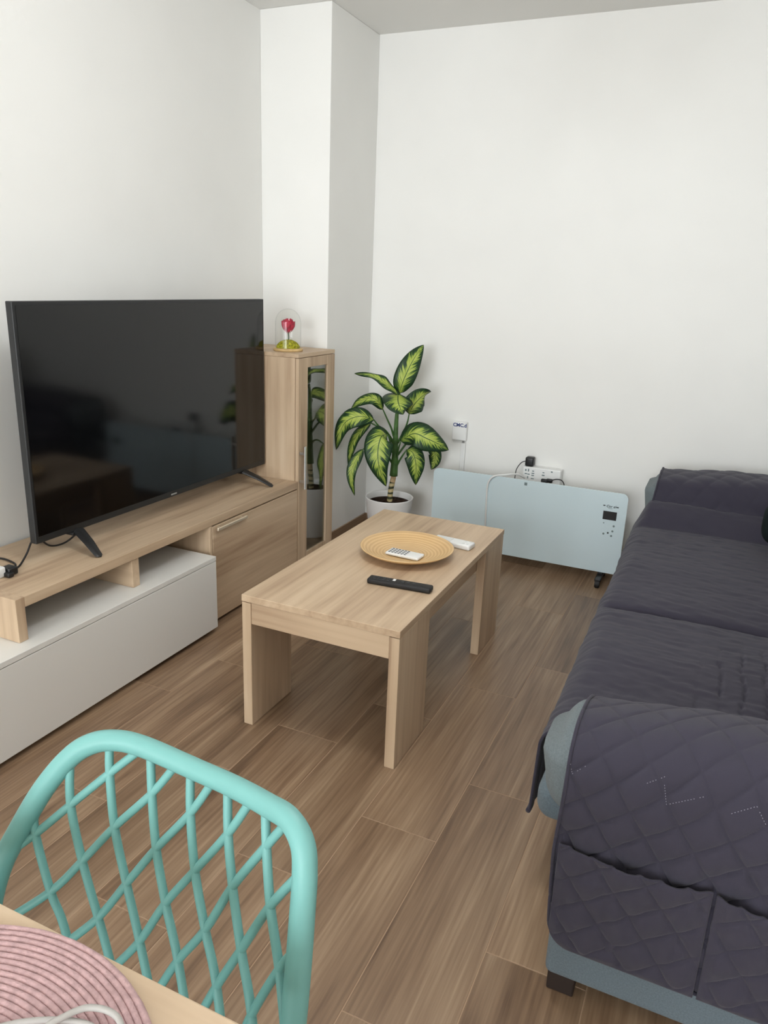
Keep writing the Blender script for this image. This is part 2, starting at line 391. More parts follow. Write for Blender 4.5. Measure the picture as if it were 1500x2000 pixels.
obj('handle', hb, M['barhandle'], d)['label'] = 'pale wood bar handle'

# ---------------------------------------------------------------- glass-door tower cabinet
t = thing('display_cabinet', 'tall narrow light oak cabinet with a smoked glass door', 'cabinet', (0.21, -0.674, 0))
ya, yb, zt = -0.846, -0.500, 1.053
obj('side_panel', B((0.02, 0.401, ya, ya+0.018, 0.0, zt-0.0185)), M['oak_z'], t)
obj('side_panel', B((0.02, 0.401, yb-0.018, yb, 0.0, zt-0.0185)), M['oak_z'], t)
obj('top_panel', B((0.02, 0.420, ya, yb, zt-0.018, zt)), M['oak_y'], t)
obj('bottom_panel', B((0.025, 0.400, ya+0.0185, yb-0.0185, 0.045, 0.063)), M['oak_y'], t)
obj('back_panel', B((0.020, 0.024, ya+0.0185, yb-0.0185, 0.01, zt-0.019)), M['oak_z'], t)
for z in (0.40, 0.72): obj('shelf', B((0.026, 0.385, ya+0.0185, yb-0.0185, z, z+0.016)), M['oak_y'], t)
g0, g1, h0, h1 = -0.763, -0.572, 0.085, 0.988
d = obj('door', B((0.403, 0.421, ya+0.003, g0, 0.02, zt-0.020), (0.403, 0.421, g1, yb-0.002, 0.02, zt-0.020), bevel=0.0012), M['oak_z'], t)
obj('door_rail', B((0.4035, 0.4205, g0, g1, h1, zt-0.020), bevel=0.0008), M['oak_z'], d)
obj('door_rail', B((0.4035, 0.4205, g0, g1, 0.02, h0), bevel=0.0008), M['oak_z'], d)
obj('glass_pane', B((0.409, 0.413, g0-0.001, g1+0.001, h0-0.001, h1+0.001), bevel=0), M['cabglass'], d)
hp = B((0.446, 0.454, -0.840, -0.825, 0.425, 0.632), bevel=0.002)
join(hp, B((0.4215, 0.448, -0.837, -0.828, 0.455, 0.467), (0.4215, 0.448, -0.837, -0.828, 0.590, 0.602), bevel=0.001))
obj('handle', hp, M['chrome'], d)['label'] = 'slim chrome bar handle'

# ---------------------------------------------------------------- rose under a glass dome
cx, cy, cz = 0.296, -0.732, 1.053
t = thing('rose_dome', 'red rose on moss under a clear glass dome on the oak cabinet', 'ornament', (cx, cy, cz))
obj('base', lathe([(0, 0), (0.066, 0), (0.069, 0.003), (0.069, 0.010), (0.066, 0.013), (0, 0.013)], (cx, cy, cz), 40), M['lightwood'], t, smooth=True, angle=35)
dome = [(0.060, 0.0135), (0.060, 0.125)] + [(0.060*math.cos(a), 0.125+0.066*math.sin(a)) for a in [math.pi/2*k/10 for k in range(1, 11)]]
obj('dome', lathe(dome, (cx, cy, cz), 40), M['domeglass'], t, smooth=True)
def mossf(u, v):
    a = u*2*math.pi; p = v*math.pi/2
    r = (0.054 + 0.004*nz(math.cos(a)*9, math.sin(a)*9, v*9))*math.cos(p)
    return Vector((cx+r*math.cos(a), cy+r*math.sin(a), cz+0.0135+(0.036+0.006*nz(math.cos(a)*14+3, math.sin(a)*14, v*14))*math.sin(p)))
obj('moss', sheet(mossf, 48, 14), M['moss'], t, smooth=True)
obj('stem', tube(cr([(cx, cy, cz+0.035), (cx+0.003, cy, cz+0.060), (cx, cy, cz+0.085)], 5), 0.0028, 8), M['rosestem'], t, smooth=True)
for k in range(9):
    a0 = k*2.4; lay = 0.010 + 0.0020*k; hgt = 0.068 - 0.0016*k
    def pet(u, v, a0=a0, lay=lay, hgt=hgt):
        w = (u-0.5)*1.9*math.sin(min(1, v*1.6)*math.pi/2)
        r = lay*(0.25+0.95*math.sin(min(v*2.2, 1.75))) + 0.004*v*v*(2*abs(u-0.5))
        return Vector((cx+r*math.cos(a0+w), cy+r*math.sin(a0+w), cz+0.080+hgt*v - 0.010*v*(2*abs(u-0.5))**2))
    solid(obj('petal', sheet(pet, 8, 10), M['petal'], t, smooth=True), 0.0008)

# ---------------------------------------------------------------- television
TX, TY0, TY1, TZ0, TZ1 = 0.245, -2.186, -0.858, 0.527, 1.284
t = thing('television', 'large flat black television standing on the oak shelf', 'television', (0.225, -1.52, 0.462))
fr = B((TX-0.028, TX, TY0, TY1, TZ0, TZ1), bevel=0.003)
obj('bezel', fr, M['bezel'], t)
obj('rear_housing', B((TX-0.065, TX-0.029, TY0+0.16, TY1-0.16, TZ0+0.03, TZ1-0.25), bevel=0.012, seg=3), M['black'], t)
obj('screen', B((TX+0.0003, TX+0.0012, TY0+0.011, TY1-0.011, TZ0+0.024, TZ1-0.011), bevel=0), M['screen'], t)
obj('logo', B((TX+0.0002, TX+0.0011, -1.532, -1.498, TZ0+0.007, TZ0+0.013), bevel=0.0002, seg=1), M['grey_mark'], t)
for yc, s in ((-2.02, -1), (-1.02, 1)):
    bm = bmesh.new()
    for sx in (1, -1):
        tip = Vector((TX + (0.128 if sx > 0 else -0.150), yc + s*0.030, 0.4625)); top = Vector((TX-0.014 + 0.012*sx, yc-0.01*s, TZ0-0.0005))
        join(bm, tube([top, top.lerp(tip, 0.5)+Vector((0, 0, 0.006)), tip.lerp(top, 0.06)+Vector((0, 0, 0.004)), tip + Vector((0, 0, 0.0035))], [0.023, 0.020, 0.015, 0.008], 12, flat=0.36, flatdir=(0.4*sx, 0, 1)))
    join(bm, B((TX-0.034, TX+0.006, yc-0.022, yc+0.022, TZ0-0.012, TZ0-0.0006), bevel=0.003))
    obj('foot', bm, M['black'], t, smooth=True, angle=40)

t = thing('power_adapter', 'white power adapter with black plug at the left end of the oak shelf', 'adapter', (0.20, -2.33, 0.462))
obj('body', rbox(0.155, 0.252, -2.395, -2.312, 0.4625, 0.496, 0.006, 3), M['whitepl'], t, smooth=True, angle=40)
obj('plug', join(rbox(0.222, 0.262, -2.310, -2.276, 0.463, 0.488, 0.005, 3), rbox(0.244, 0.272, -2.322, -2.300, 0.463, 0.478, 0.004, 3)), M['black'], t, smooth=True, angle=40)
c = obj('television_cable', tube(cr([(0.225, -1.985, 0.515), (0.20, -2.03, 0.480), (0.195, -2.09, 0.485), (0.20, -2.140, 0.528), (0.20, -2.166, 0.524), (0.202, -2.190, 0.492), (0.212, -2.227, 0.4665), (0.231, -2.262, 0.4665), (0.240, -2.2755, 0.470)], 8), 0.0032, 8), M['blacksoft'], origin=(0.20, -2.14, 0.462), smooth=True)
tag(c, 'black cable curling from the television down to the adapter', 'cable')
c = obj('loose_cable', tube(cr([(0.226, -2.2755, 0.4668), (0.205, -2.240, 0.4668), (0.165, -2.224, 0.4668), (0.11, -2.222, 0.4668), (0.055, -2.26, 0.4668), (0.04, -2.33, 0.4668), (0.05, -2.40, 0.4668)], 8), 0.0032, 8), M['blacksoft'], origin=(0.14, -2.24, 0.462), smooth=True)
tag(c, 'black cable bending back from the plug towards the left wall', 'cable')

# ---------------------------------------------------------------- coffee table
X0, X1, Y0, Y1 = 0.937, 1.468, -2.047, -0.998
t = thing('coffee_table', 'rectangular light oak coffee table with wide plank legs', 'table', ((X0+X1)/2, (Y0+Y1)/2, 0))
obj('tabletop', B((X0, X1, Y0, Y1, 0.428, 0.450)), M['oak_y'], t)
LT, LW = 0.032, 0.237
for xa in (X0+0.001, X1-LT-0.001):
    for yy in (Y0+0.001, Y1-LW-0.001): obj('leg', B((xa, xa+LT, yy, yy+LW, 0.0, 0.4255)), M['oak_z'], t)
for yy in (Y0+0.003, Y1-0.021): obj('apron', B((X0+LT+0.0015, X1-LT-0.0015, yy, yy+0.018, 0.356, 0.4275)), M['oak_x'], t)
for xa in (X0+LT+0.002, X1-LT-0.020): obj('side_apron', B((xa, xa+0.018, Y0+0.022, Y1-0.022, 0.345, 0.4275)), M['oak_y'], t)

# ---------------------------------------------------------------- bamboo plate and remotes
pc = (1.244, -1.474, 0.450)
prof = [(0, 0.004), (0.085, 0.004), (0.090, 0.0), (0.096, 0.0), (0.099, 0.004), (0.125, 0.013), (0.150, 0.024), (0.1655, 0.034), (0.1665, 0.0365), (0.164, 0.0372), (0.148, 0.029), (0.122, 0.018), (0.095, 0.0105), (0.06, 0.008), (0, 0.0075)]
o = obj('plate', lathe(prof, pc, 72), M['bamboo'], origin=pc, smooth=True)
tag(o, 'round shallow coiled bamboo plate on the coffee table', 'plate')

def remote(name, label, centre, L_, W_, H_, ang, body, parts, tilt=0.0):
    t = thing(name, label, 'remote control', centre); t.rotation_euler = (0, tilt, ang)
    c = Vector(centre)
    obj('body', rbox(c.x-L_/2, c.x+L_/2, c.y-W_/2, c.y+W_/2, c.z, c.z+H_, min(H_*0.42, 0.006), 4), body, t, smooth=True, angle=40)
    for (nm, x, y, w, h, mt) in parts:
        obj(nm, B((c.x+x-w/2, c.x+x+w/2, c.y+y-h/2, c.y+y+h/2, c.z+H_-0.001, c.z+H_+0.0012), bevel=0.0005), mt, t)
M['btn_dark'] = material('dark_button', (70, 72, 78), 0.5); M['btn_grey'] = material('grey_button', (46, 46, 48), 0.5); M['lcd'] = material('remote_display', (222, 223, 220), 0.4)
remote('black_remote', 'slim black remote lying in front of the bamboo plate', (1.338, -1.752, 0.4505), 0.213, 0.040, 0.018, 0.085, M['blacksoft'],
    [('button', -0.020, 0.004, 0.009, 0.014, M['whitepl'])] + [('button', -0.085+0.016*i, -0.010+0.010*j, 0.009, 0.006, M['btn_grey']) for i in range(4) for j in range(3)] + [('button', 0.010+0.018*i, 0.0, 0.010, 0.009, M['btn_grey']) for i in range(3)])
remote('white_remote', 'small white remote with dark keys lying in the bamboo plate', (1.249, -1.505, 0.4605), 0.128, 0.058, 0.010, -0.05, M['whitepl'],
    [('button', -0.052+0.012*i, 0.018-0.012*j, 0.008, 0.005, M['btn_dark']) for i in range(6) for j in range(4)])
remote('air_conditioner_remote', 'white rounded remote lying behind the bamboo plate', (1.352, -1.286, 0.4505), 0.155, 0.056, 0.020, -0.10, M['whitepl'],
    [('display', -0.03, 0, 0.05, 0.038, M['lcd'])] + [('button', 0.045+0.016*i, 0.012-0.024*j, 0.010, 0.009, M['lcd']) for i in range(2) for j in range(2)])

# ---------------------------------------------------------------- glass panel heater
HX0, HX1, HZ0, HZ1, HY = 0.871, 1.850, 0.060, 0.466, -0.230
t = thing('panel_heater', 'wide pale blue glass panel heater standing against the back wall', 'heater', ((HX0+HX1)/2, -0.21, 0))
def rrect(x0, x1, z0, z1, r, ya, yb, n=8):
    bm = bmesh.new(); pts = []
    for (cx_, cz_, a) in ((x1-r, z1-r, 0), (x0+r, z1-r, 90), (x0+r, z0+r, 180), (x1-r, z0+r, 270)):
        for k in range(n+1): an = math.radians(a+90*k/n); pts.append((cx_+r*math.cos(an), cz_+r*math.sin(an)))
    f = [bm.verts.new((x, ya, z)) for x, z in pts]; g = [bm.verts.new((x, yb, z)) for x, z in pts]; m = len(pts)
    bm.faces.new(f); bm.faces.new(g[::-1])
    for k in range(m): bm.faces.new((f[k], g[k], g[(k+1) % m], f[(k+1) % m]))
    return bm
obj('glass_panel', rrect(HX0, HX1, HZ0, HZ1, 0.028, HY, HY+0.006), M['heater'], t)
obj('casing', rrect(HX0+0.02, HX1-0.02, HZ0+0.015, HZ1-0.02, 0.02, HY+0.0065, HY+0.045), M['heaterframe'], t)
pan = obj('display', B((1.744, 1.807, HY-0.0008, HY-0.0002, 0.330, 0.372), bevel=0), M['screen'], t)
lg = text('logo', 'Cor al', 0.017, M['print'], t, (1.776, HY-0.0006, 0.397), (math.pi/2, 0, 0), shear=0.25, bold=0.0003)
obj('logo_mark', B((1.740, 1.750, HY-0.0008, HY-0.0002, 0.396, 0.401), (1.800, 1.812, HY-0.0008, HY-0.0002, 0.394, 0.399), (1.764, 1.784, HY-0.0008, HY-0.0002, 0.386, 0.3873), bevel=0), M['print'], t)
for x, z, r, mt in ((1.777, 0.265, 0.0045, 'print'), (1.757, 0.258, 0.005, 'printl'), (1.800, 0.302, 0.005, 'printl'), (1.797, 0.276, 0.005, 'printl'), (1.794, 0.252, 0.005, 'printl'), (1.752, 0.312, 0.003, 'printl')):
    bm = bmesh.new(); bmesh.ops.create_cone(bm, cap_ends=True, segments=16, radius1=r, radius2=r, depth=0.0006, matrix=Matrix.Translation((x, HY-0.0005, z)) @ Matrix.Rotation(math.pi/2, 4, 'X'))
    obj('touch_key', bm, M[mt], t)
obj('badge', B((1.351, 1.365, HY-0.0008, HY-0.0002, 0.440, 0.455), bevel=0), M['printl'], t)
for fx in (0.955, 1.765):
    f = obj('foot', B((fx-0.015, fx+0.015, -0.295, -0.105, 0.030, 0.046), (fx-0.013, fx+0.013, -0.224, -0.190, 0.044, 0.076), bevel=0.004), M['black'], t)
    for wy in (-0.290, -0.115):
        bm = bmesh.new(); bmesh.ops.create_cone(bm, cap_ends=True, segments=20, radius1=0.0195, radius2=0.0195, depth=0.022, matrix=Matrix.Translation((fx, wy, 0.0195)) @ Matrix.Rotation(math.pi/2, 4, 'Y'))
        bmesh.ops.bevel(bm, geom=[e for e in bm.edges if len(e.link_faces[0].verts) > 8 or len(e.link_faces[1].verts) > 8], offset=0.003, segments=2, affect='EDGES')
        obj('wheel', bm, M['blacksoft'], f, smooth=True, angle=40)
c = obj('heater_cord', tube(cr([(1.315, -0.085, 0.44), (1.290, -0.15, 0.470), (1.245, -0.205, 0.4725), (1.200, -0.2355, 0.4675), (1.176, -0.239, 0.445), (1.166, -0.237, 0.41), (1.166, -0.235, 0.33), (1.170, -0.235, 0.21), (1.172, -0.235, 0.10), (1.176, -0.238, 0.03), (1.19, -0.25, 0.0055), (1.25, -0.26, 0.0055)], 8), 0.0045, 10), M['whitecord'], origin=(1.18, -0.236, 0.0), smooth=True)
tag(c, 'white cord hanging down over the front of the glass heater', 'cord')

# ---------------------------------------------------------------- things on the back wall
t = thing('network_box', 'small white wall box with blue lettering beside the plant', 'box', (0.925, 0, 0.63))
obj('cover', B((0.886, 0.966, -0.026, -0.001, 0.580, 0.680), bevel=0.004), M['whitepl'], t)
text('lettering', 'CMC.d', 0.026, M['navy'], t, (0.928, -0.0264, 0.662), (math.pi/2, 0, 0), bold=0.0009)
obj('cable_gland', tube([(0.948, -0.013, 0.580), (0.948, -0.013, 0.568)], 0.006, 12), M['grey_mark'], t, smooth=True, angle=40)
o = obj('cable_duct', B((0.935, 0.961, -0.014, -0.0005, 0.0805, 0.566), bevel=0.003), M['whitepl'], origin=(0.948, 0, 0.08))
tag(o, 'thin white cable duct running down the wall below the white box', 'cable duct')
t = thing('power_strip', 'white multi-socket block on the wall above the glass heater', 'power strip', (1.39, 0, 0.44))
obj('body', B((1.296, 1.492, -0.060, -0.001, 0.395, 0.495), bevel=0.005), M['whitepl'], t)
for x, z, w, h in ((1.312, 0.477, 0.008, 0.010), (1.326, 0.478, 0.006, 0.014), (1.314, 0.458, 0.012, 0.005), (1.328, 0.457, 0.012, 0.005), (1.350, 0.476, 0.010, 0.005), (1.350, 0.464, 0.014, 0.005), (1.350, 0.453, 0.014, 0.005), (1.325, 0.440, 0.006, 0.012), (1.404, 0.475, 0.010, 0.005), (1.404, 0.461, 0.014, 0.006), (1.350, 0.436, 0.016, 0.004), (1.446, 0.484, 0.009, 0.007)):
    obj('slot', B((x-w/2, x+w/2, -0.0609, -0.0601, z-h/2, z+h/2), bevel=0), M['printl'], t)
t = thing('plug_adapter', 'chunky black plug adapter on top of the white power strip', 'plug', (1.326, -0.03, 0.4955))
obj('body', rbox(1.302, 1.346, -0.055, -0.012, 0.4955, 0.543, 0.008, 4), M['black'], t, smooth=True, angle=40)
obj('cable', tube(cr([(1.304, -0.045, 0.520), (1.285, -0.055, 0.512), (1.268, -0.065, 0.485), (1.262, -0.07, 0.455), (1.262, -0.075, 0.39), (1.27, -0.08, 0.30)], 8), 0.0022, 8), M['blacksoft'], t, smooth=True)
t = thing('angled_plug', 'small angled black plug low on the right of the white power strip', 'plug', (1.425, -0.07, 0.43))
obj('body', join(rbox(1.398, 1.432, -0.080, -0.0615, 0.418, 0.446, 0.005, 3), rbox(1.425, 1.456, -0.080, -0.0615, 0.430, 0.450, 0.005, 3)), M['black'], t, smooth=True, angle=40)
obj('cable', tube(cr([(1.452, -0.071, 0.444), (1.475, -0.073, 0.453), (1.500, -0.075, 0.452), (1.516, -0.078, 0.436), (1.520, -0.08, 0.40), (1.518, -0.085, 0.30)], 8), 0.0026, 8), M['blacksoft'], t, smooth=True)

# ---------------------------------------------------------------- potted dumb cane
t = thing('potted_plant', 'variegated dumb cane with yellow-green leaves in a white pot', 'plant', (0.65, -0.29, 0))
potc = (0.65, -0.29, 0)
obj('pot', lathe([(0, 0.0), (0.086, 0.0), (0.092, 0.006), (0.126, 0.283), (0.1275, 0.287), (0.126, 0.290), (0.1205, 0.289), (0.1185, 0.284), (0.1145, 0.250), (0, 0.250)], potc, 56), M['whitepot'], t, smooth=True, angle=50)
def soilf(u, v):
    a = u*2*math.pi; r = 0.114*v
    x, y = r*math.cos(a), r*math.sin(a)
    return Vector((0.65+x, -0.29+y, 0.258 + 0.010*nz(x*40, y*40, 1.0)*(1-v**4) + 0.008*(1-v)))
obj('soil', sheet(soilf, 40, 12), M['soil'], t, smooth=True)
PL_ = {
'L1':[(0.677,-0.278,0.838),(0.699,-0.291,0.898),(0.723,-0.269,0.975),(0.741,-0.227,1.034),(0.759,-0.184,1.079)],
'L2':[(0.685,-0.309,0.832),(0.654,-0.345,0.874),(0.615,-0.374,0.909),(0.554,-0.378,0.93),(0.467,-0.371,0.926)],
'L3':[(0.621,-0.349,0.758),(0.6,-0.381,0.807),(0.557,-0.389,0.814),(0.497,-0.381,0.786),(0.448,-0.38,0.738)],
'L4':[(0.676,-0.29,0.837),(0.7,-0.348,0.828),(0.723,-0.395,0.81),(0.746,-0.419,0.785),(0.763,-0.423,0.757)],
'L5':[(0.739,-0.285,0.738),(0.758,-0.288,0.779),(0.78,-0.266,0.815),(0.8,-0.235,0.839),(0.816,-0.193,0.848)],
'L6':[(0.58,-0.367,0.704),(0.531,-0.412,0.723),(0.472,-0.438,0.702),(0.430,-0.436,0.649),(0.394,-0.419,0.534)],
'L7':[(0.535,-0.307,0.674),(0.473,-0.311,0.619),(0.44,-0.315,0.561),(0.422,-0.311,0.497),(0.414,-0.315,0.415)],
'L8':[(0.529,-0.378,0.547),(0.515,-0.419,0.502),(0.502,-0.447,0.447),(0.501,-0.448,0.387),(0.514,-0.431,0.307)],
'L9':[(0.648,-0.348,0.634),(0.651,-0.427,0.632),(0.652,-0.461,0.565),(0.666,-0.466,0.484),(0.688,-0.422,0.382)],
'L10':[(0.714,-0.319,0.6),(0.792,-0.341,0.653),(0.857,-0.335,0.636),(0.911,-0.3,0.607),(0.949,-0.249,0.57)],
'L11':[(0.733,-0.276,0.552),(0.772,-0.293,0.543),(0.793,-0.295,0.493),(0.793,-0.284,0.43),(0.787,-0.264,0.367)],
'L12':[(0.814,-0.183,0.545),(0.837,-0.15,0.53),(0.84,-0.137,0.489),(0.834,-0.139,0.456),(0.823,-0.144,0.43)]}
PET = {
'L3':[(0.659,-0.286,0.615),(0.654,-0.311,0.661),(0.637,-0.33,0.71),(0.621,-0.349,0.758)],
'L5':[(0.680,-0.278,0.58),(0.717,-0.283,0.653),(0.733,-0.287,0.698),(0.739,-0.285,0.738)],
'L6':[(0.662,-0.285,0.58),(0.63,-0.322,0.644),(0.6,-0.347,0.671),(0.58,-0.367,0.704)],
'L7':[(0.662,-0.285,0.57),(0.608,-0.286,0.641),(0.564,-0.294,0.659),(0.535,-0.307,0.674)],
'L8':[(0.664,-0.285,0.46),(0.629,-0.322,0.531),(0.58,-0.356,0.558),(0.529,-0.378,0.547)],
'L9':[(0.668,-0.283,0.49),(0.662,-0.319,0.567),(0.659,-0.343,0.613),(0.648,-0.348,0.634)],
'L10':[(0.672,-0.281,0.48),(0.696,-0.304,0.552),(0.714,-0.319,0.6)],
'L11':[(0.669,-0.281,0.43),(0.695,-0.281,0.488),(0.719,-0.282,0.529),(0.733,-0.276,0.552)],
'L12':[(0.670,-0.272,0.50),(0.718,-0.237,0.581),(0.761,-0.206,0.613),(0.814,-0.183,0.545)]}
VIEW = Vector((0.39, -0.88, 0.25))
#            width   normal hint (upper face)          fold  wave
LEAF = {'L1': (0.054, (0.45, -0.86, 0.10), 0.10, 0.4), 'L2': (0.030, (0.25, -0.55, 0.80), 0.25, 1.0), 'L3': (0.034, (0.25, -0.75, 0.60), 0.15, 0.5),
'L4': (0.078, (0.35, -0.40, 0.85), 0.12, 0.5), 'L5': (0.056, (0.10, -0.85, -0.50), 0.10, 0.4), 'L6': (0.052, (0.35, -0.80, 0.50), 0.15, 0.6),
'L7': (0.026, (0.70, -0.60, 0.30), 0.35, 0.5), 'L8': (0.028, (0.30, -0.85, 0.35), 0.30, 0.5), 'L9': (0.072, (0.36, -0.90, 0.22), 0.10, 0.7),
'L10': (0.068, (0.30, -0.86, 0.45), 0.10, 0.6), 'L11': (0.050, (0.45, -0.85, 0.20), 0.10, 0.4), 'L12': (0.034, (0.45, -0.85, 0.20), 0.10, 0.3)}
for key, pts in PL_.items():
    W, nh, fold, wav = LEAF[key]; nh = Vector(nh).normalized(); path = cr(pts, 6); n = len(path)-1; ph = random.random()*6
    def lf(u, v, path=path, n=n, W=W, nh=nh, fold=fold, wav=wav, ph=ph):
        k = min(int(v*n), n-1); f = v*n-k; p = path[k].lerp(path[k+1], f)
        tg = (path[min(k+2, n)] - path[max(k-1, 0)]).normalized()
        sd = tg.cross(nh)
        if sd.length < 0.05: sd = tg.orthogonal()
        sd.normalize(); nn = sd.cross(tg).normalized()
        w = W*(math.sin(math.pi*min(1, v**0.72))**0.78)*(1 if v < 0.999 else 0.02) + 0.0006
        s = (u-0.5)*2
        return p + sd*(s*w) + nn*(w*fold*abs(s) - w*0.22*s*s + 0.006*wav*math.sin(v*13+ph+s)*s*s)
    lo_ = obj('leaf', sheet(lf, 12, 26), M['leaf'], t, smooth=True); solid(lo_, 0.0009)
    if key in PET: obj('petiole', tube(cr(PET[key], 6), [0.0062-0.0030*i/(6*(len(PET[key])-1)) for i in range(6*(len(PET[key])-1)+1)], 8), M['petiole'], lo_, smooth=True)
obj('cane', tube(cr([(0.651, -0.290, 0.235), (0.655, -0.288, 0.317), (0.662, -0.285, 0.370)], 8), 0.0145, 14), M['cane'], t, smooth=True)
M['cane2'] = material('pale_cane', (196, 168, 128), 0.6, vary=0.12, vscale=30)
obj('bare_cane', tube(cr([(0.662, -0.285, 0.369), (0.665, -0.283, 0.390), (0.666, -0.283, 0.405)], 6), [0.0145]*13, 14), M['cane2'], t, smooth=True)
st = cr([(0.666, -0.283, 0.404), (0.669, -0.282, 0.484), (0.669, -0.282, 0.56), (0.668, -0.282, 0.647), (0.671, -0.281, 0.754), (0.677, -0.278, 0.838)], 6)
obj('stem', tube(st, [0.0165*(1-i/len(st))+0.0055 for i in range(len(st))], 12), M['stem'], t, smooth=True)

# ---------------------------------------------------------------- sofa
SY0, SY1 = -2.580, -0.120
t = thing('sofa', 'grey fabric sofa along the right side under a quilted cover', 'sofa', (2.48, -1.35, 0))
obj('base_frame', rbox(2.045, 2.930, -2.300, -0.430, 0.075, 0.315, 0.012, 3), M['sofa'], t, smooth=True, angle=40)
obj('seat', rbox(1.958, 2.70, -2.470, -0.30, 0.316, 0.408, 0.036, 6), M['sofa'], t, smooth=True, angle=50)
for (a0, a1) in ((SY0, -2.302), (-0.428, SY1)):
    arm = obj('arm', rbox(2.034, 2.940, a0, a1, 0.055, 0.46, 0.014, 3), M['sofa'], t, smooth=True, angle=40)
    near = a0 < -2
    def padf(u, v, a0=a0, a1=a1):
        pass
    pb = rbox(1.970 if near else 1.926, 2.935, a0+0.010, a1-0.060 if near else a1-0.002, 0.402, 0.594 if near else 0.592, 0.072 if near else 0.06, 8)
    for v in pb.verts:
        k = sst(1.95, 2.35, v.co.x)
        if v.co.z > 0.5: v.co.z += 0.042*k
        fr_ = 1-sst(1.95, 2.06, v.co.x)
        if v.co.z < 0.5: v.co.x += 0.010*fr_
        if v.co.z > 0.55: v.co.x += 0.022*fr_
    obj('arm_pad', pb, M['sofa2'], arm, smooth=True)
obj('backrest', rbox(2.62, 2.945, -2.300, -0.430, 0.32, 0.86, 0.07, 8), M['sofa'], t, smooth=True)
for fx in (2.040, 2.86):
    for fy in (-2.562, -0.19): obj('leg', B((fx, fx+0.055, fy, fy+0.05, 0.0, 0.054), bevel=0.003), M['darkwood'], t)

# ---------------------------------------------------------------- quilted sofa cover
cov = thing('sofa_cover', 'dark slate quilted cover spread over the sofa seat and arms', 'sofa cover', (2.3, -1.35, 0.42))
def quilt(a, b, amp):
    da, db = abs(a-round(a)), abs(b-round(b))
    return amp*(abs(math.sin(math.pi*a))*abs(math.sin(math.pi*b)))**0.42 - 0.30*amp*max(math.exp(-(da/0.055)**2), math.exp(-(db/0.055)**2))
def profile(pts, n=24):
    P = cr([(0, p[0], p[1]) for p in pts], n); L = [0]
    for a, b in zip(P, P[1:]): L.append(L[-1]+(b-a).length)
    def at(s):
        s = min(max(s, 0), L[-1]-1e-6); lo, hi = 0, len(L)-1
        while hi-lo > 1:
            m = (lo+hi)//2
            if L[m] <= s: lo = m
            else: hi = m
        f = (s-L[lo])/max(1e-9, L[hi]-L[lo]); p = P[lo].lerp(P[hi], f); tg = (P[hi]-P[lo]).normalized()
        return p.y, p.z, tg
    return at, L[-1]

# near arm
at, LEN = profile([(-2.300, 0.440), (-2.318, 0.500), (-2.352, 0.556), (-2.405, 0.594), (-2.470, 0.611), (-2.530, 0.606), (-2.576, 0.575), (-2.597, 0.52), (-2.600, 0.40), (-2.602, 0.28), (-2.603, 0.166)])
XA, XB = 2.032, 2.80
def armedge(s):
    """x of the front hem along the panel"""
    sb = LEN - s
    e = XA + 0.006*math.sin(s*9) + 0.006*sst(0.30, 0.46, s)*(1-sst(0.46, 0.62, s))
    if sb < 0.045: e += 0.045 - math.sqrt(max(0, 0.045**2-(0.045-sb)**2))
    return e
def armf(u, v, off=0.0, amp=0.0095):
    s = v*LEN; xe = armedge(s); x = xe + (XB-xe)*u
    y, z, tg = at(s); nrm = Vector((0, tg.z, -tg.y)); nrm = nrm if nrm.dot(Vector((0, -0.3, 1))) > 0 or s > LEN*0.5 else nrm
    if s > LEN*0.5 and nrm.y > 0: nrm = -nrm
    if s <= LEN*0.5 and (nrm.z < 0 or (nrm.y < 0 and s < LEN*0.25)): nrm = -nrm
    hem = min(1, (x-xe)/0.014)*min(1, (LEN-s)/0.014)
    q = quilt((x*0.85+s*1.05)/0.070, (x*0.85-s*0.62)/0.070, amp)*(0.35+0.65*hem)*(0.45+0.55*sst(0.28, 0.55, s))
    side = sst(0.40, 0.60, s)
    q += (0.0080*nz(x*14, s*9, 3.1) + 0.0055*nz(x*50, s*20, 8.2))*side*hem
    k = sst(1.99, 2.34, x)*0.042*(1-sst(-2.50, -2.60, y)) * (1-sst(0.55, 0.44, z)*0.0) if z > 0.5 else 0
    zz = z + (0.042*sst(1.99, 2.34, x)*sst(0.5, 0.62, z))
    return Vector((x, y, zz)) + nrm*(q+off)
a1 = obj('arm_panel', sheet(armf, 240, 300), M['quilt'], cov, smooth=True); solid(a1, 0.006, -1.0)
hem = [armf(0.0, v/200, 0.001) for v in range(20, 196)] + [armf(u/60, 0.9985, 0.001) for u in range(1, 55)]
obj('binding', tube(hem, 0.0036, 8), M['quiltb'], a1, smooth=True)
# two pockets on the outer side
def pocket(xl, xr, zt, z0, bulge, seed):
    def pf(u, v):
        x = xl+(xr-xl)*u; top = zt - 0.006*math.sin(math.pi*u) - 0.002*nz(u*5, seed); zb = z0 + (0.045-math.sqrt(max(0, 0.045**2-max(0, 0.045-(x-xl))**2)) if seed < 2 else 0); z = zb+(top-zb)*v
        ed = min(1, min(u, 1-u)/0.06)*min(1, v/0.06)
        q = quilt((x*0.85-z*1.05)/0.070, (x*0.85+z*0.62)/0.070, 0.0075)*ed + (0.005*nz(x*18, z*14, seed)+0.004*nz(x*50, z*24, seed))*ed
        return Vector((x, -2.617 - q - bulge*ed*sst(0.3, 1.0, v)*math.sin(math.pi*min(1, max(0, u))), z))
    p = obj('pocket', sheet(pf, 100, 80), M['quilt'], a1, smooth=True); solid(p, 0.004, -1.0)
    hemp = [pf(u/40, 1.0) for u in range(41)]
    obj('pocket_hem', tube(hemp, 0.0042, 8), M['quiltb'], p, smooth=True) if False else None
    return p
